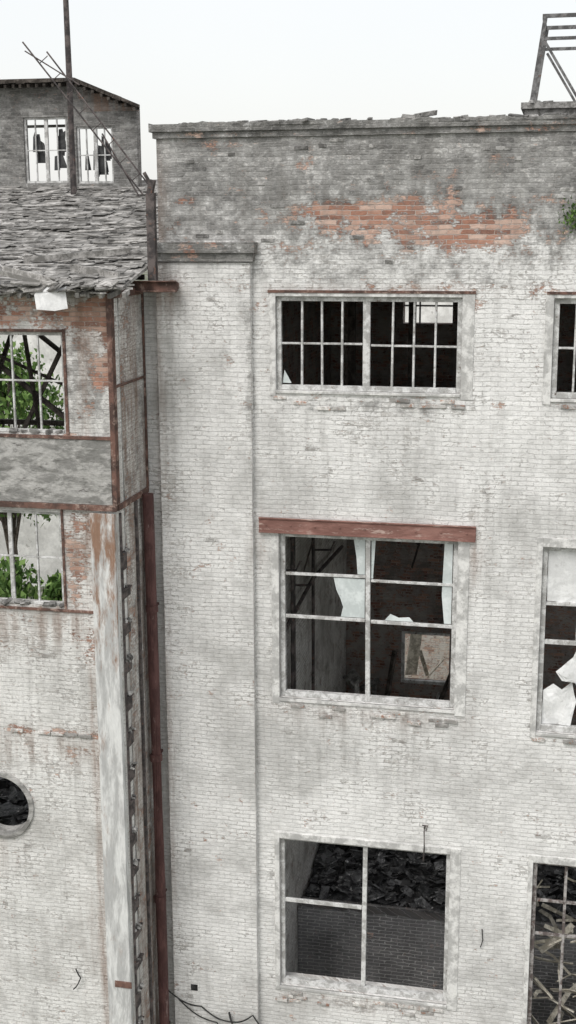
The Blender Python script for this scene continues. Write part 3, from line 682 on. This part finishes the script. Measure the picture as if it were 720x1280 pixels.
# ------------------------------------------------------------------ drainpipe
s=MB()
s.tube([(-6.90,-.42,-4.5),(-6.89,-.40,-8),(-6.88,-.40,-12),(-6.87,-.42,-18)],.098,16)
for z in (-6.5,-9.3,-12.1,-14.9):
    s.tube([(-6.89,-.41,z),(-6.885,-.41,z-.12)],.112,16); s.beam((-6.89,-.36,z-.07),(-6.89,-.05,z-.07),.04)
s.obj('rusty_drainpipe',M['pipe'])
s=MB(); s.tube([(-2.06,.0,-10.42),(-2.06,-.10,-10.42),(-2.06,-.12,-10.48),(-2.055,-.10,-10.8),(-2.07,-.08,-11.06)],.014,6)
s.tube([(-2.1,-.11,-10.36),(-2.0,-.11,-10.36),(-2.03,-.11,-10.46)],.014,6)
s.obj('wall_hook',M['darksteel'])
s=MB(); s.b2(-6.42,-6.29,-.14,-.10,-14.17,-14.05); s.obj('wall_vent',M['black'])  # solid black block, its colour standing in for the shade inside a vent hole
def cable(pts):
    out=[]
    for i in range(len(pts)-1):
        a,b=Vector(pts[i]),Vector(pts[i+1])
        for k in range(8):
            t=k/8; p=a.lerp(b,t); p.z-=.12*math.sin(math.pi*t)*(b-a).length; out.append(p)
    out.append(Vector(pts[-1])); return out
s=MB()
s.tube(cable([(-6.85,-.3,-14.1),(-6.2,-.2,-14.45),(-5.6,-.2,-14.7),(-5.2,-.2,-14.5),(-4.8,-.1,-15)]),.014,6)
s.tube(cable([(-6.7,-.2,-14.3),(-5.9,-.2,-14.75),(-5.6,-.2,-15.3)]),.012,6)
s.tube(cable([(-5.66,-.2,-14.5),(-5.6,-.22,-14.7),(-5.62,-.22,-15)]),.02,6)
s.tube(cable([(-8.1,-1.65,-13.0),(-8.0,-1.68,-13.15),(-8.15,-1.68,-13.4)]),.012,6)
s.tube(cable([(-1.0,-.03,-12.3),(-.98,-.05,-12.5),(-1.02,-.05,-12.65)]),.01,6)
s.obj('hanging_cable',M['black'])
s=MB()
for i in range(420):
    d=Vector((random.gauss(0,.13),-abs(random.gauss(0,.06))-.01,random.gauss(0,.13))); c=Vector((.14,0,.12))+d
    L=random.uniform(.015,.04); q=Euler((random.random()*6,random.random()*6,random.random()*6)).to_matrix()
    i0=len(s.v)
    for a_,b_ in ((-L,0),(0,-L*.5),(L,0),(0,L*.5)): s.v.append(tuple(c+q@Vector((a_,b_,0))))
    s.f.append((i0,i0+1,i0+2,i0+3))
s.obj('wall_weed',M['leaf'])

# ------------------------------------------------------------------ surroundings
s=MB(); s.v=[(-600,-600,GZ),(600,-600,GZ),(600,600,GZ),(-600,600,GZ)]; s.f=[(0,1,2,3)]; s.obj('ground',M['ground'])
s=MB(); s.b2(-14,8,40,52,GZ,-2.0); s.obj('pale_warehouse',M['pale'])
s=MB(); s.b2(-48,-18,38,50,GZ,-5.0); s.obj('low_workshop',M['pale'])
yw=empty('yard_wall'); wall('bricks',-9,-1,GZ,-9.4,19,[],M['redwall'],yw,res=.3,thick=.4)
def tree(x,y,h,r,n):
    t=empty('broadleaf_tree'); s=MB(); top=Vector((x,y,GZ+h*.8))
    s.tube([(x,y,GZ),(x+.1,y,GZ+h*.4),top],[r*.09,r*.065,.04],8)
    cl=[]
    for k in range(26):
        a=random.random()*6.28; e=random.uniform(-.5,1); rr=r*random.uniform(.35,.95)
        c=Vector((x+math.cos(a)*rr*math.sqrt(1-min(.95,e*e*.8)),y+math.sin(a)*rr*math.sqrt(1-min(.95,e*e*.8)),GZ+h-r*1.1+e*r*.95))
        cl.append((c,r*random.uniform(.2,.42))); s.tube([(x,y,GZ+h*random.uniform(.3,.6)),(c+Vector((x,y,c.z)))/2,c],[.07,.04,.015],5)
    s.obj('trunk_and_limbs',M['bark'],t)
    s=MB()
    for k in range(n):
        c,cr=random.choice(cl); d=Vector((random.gauss(0,1),random.gauss(0,1),random.gauss(0,1))).normalized()*cr*random.random()**.4
        p=c+d; L=random.uniform(.08,.17); q=Euler((random.random()*6,random.random()*6,random.random()*6)).to_matrix(); i0=len(s.v)
        for a_,b_ in ((-L,0),(0,-L*.55),(L,0),(0,L*.55)): s.v.append(tuple(p+q@Vector((a_,b_,0))))
        s.f.append((i0,i0+1,i0+2,i0+3))
    s.obj('crown',M['leaf'],t)
tree(-14.6,10.5,8.7,2.9,10000); tree(-25.,28,14.0,4.0,9000); tree(-21,24.5,13.0,3.4,7000); tree(-32,30,14,4.5,4000); tree(-18,13,8.0,2.6,6000)

# ------------------------------------------------------------------ light
el,az=math.radians(52),math.radians(200)
w=bpy.data.worlds.new('World'); scene.world=w; w.use_nodes=True; t=w.node_tree; t.nodes.clear()
out=t.nodes.new('ShaderNodeOutputWorld'); add=t.nodes.new('ShaderNodeAddShader')
sk=t.nodes.new('ShaderNodeTexSky'); sk.sky_type='NISHITA'; sk.sun_disc=False; sk.sun_elevation=el; sk.sun_rotation=az; sk.dust_density=4; sk.air_density=1
b1=t.nodes.new('ShaderNodeBackground'); b1.inputs[1].default_value=.05; t.links.new(sk.outputs[0],b1.inputs[0])
b2=t.nodes.new('ShaderNodeBackground'); b2.inputs[1].default_value=.86
tc=t.nodes.new('ShaderNodeTexCoord'); nz=t.nodes.new('ShaderNodeTexNoise'); nz.inputs['Scale'].default_value=1.6; nz.inputs['Detail'].default_value=5
t.links.new(tc.outputs['Generated'],nz.inputs['Vector']); cr=t.nodes.new('ShaderNodeValToRGB'); t.links.new(nz.outputs['Fac'],cr.inputs[0])
cr.color_ramp.elements[0].position=.3; cr.color_ramp.elements[0].color=(.935,.93,.905,1); cr.color_ramp.elements[1].position=.7; cr.color_ramp.elements[1].color=(1,.985,.955,1)
t.links.new(cr.outputs[0],b2.inputs[0]); t.links.new(b1.outputs[0],add.inputs[0]); t.links.new(b2.outputs[0],add.inputs[1]); t.links.new(add.outputs[0],out.inputs[0])
L=bpy.data.lights.new('sun','SUN'); L.energy=1.5; L.angle=math.radians(24); L.color=(1,.985,.96)
lo=bpy.data.objects.new('sun',L); scene.collection.objects.link(lo)
sd=Vector((math.sin(az)*math.cos(el),math.cos(az)*math.cos(el),math.sin(el)))
lo.rotation_euler=sd.to_track_quat('Z','Y').to_euler()

# ------------------------------------------------------------------ camera
yaw,pitch,roll=[math.radians(a) for a in (-12.157,-12.627,-0.247)]
f=Vector((math.sin(yaw)*math.cos(pitch),math.cos(yaw)*math.cos(pitch),math.sin(pitch)))
r0=Vector((math.cos(yaw),-math.sin(yaw),0)); u0=r0.cross(f); r=r0*math.cos(roll)+u0*math.sin(roll); u=r.cross(f)
cam=bpy.data.cameras.new('camera'); co=bpy.data.objects.new('camera',cam); scene.collection.objects.link(co)
m=Matrix((r,u,-f)).transposed().to_4x4(); m.translation=Vector((0,-21,0)); co.matrix_world=m
cam.sensor_fit='VERTICAL'; cam.sensor_height=36; cam.lens=36*1600/1280; cam.clip_end=2000
scene.camera=co
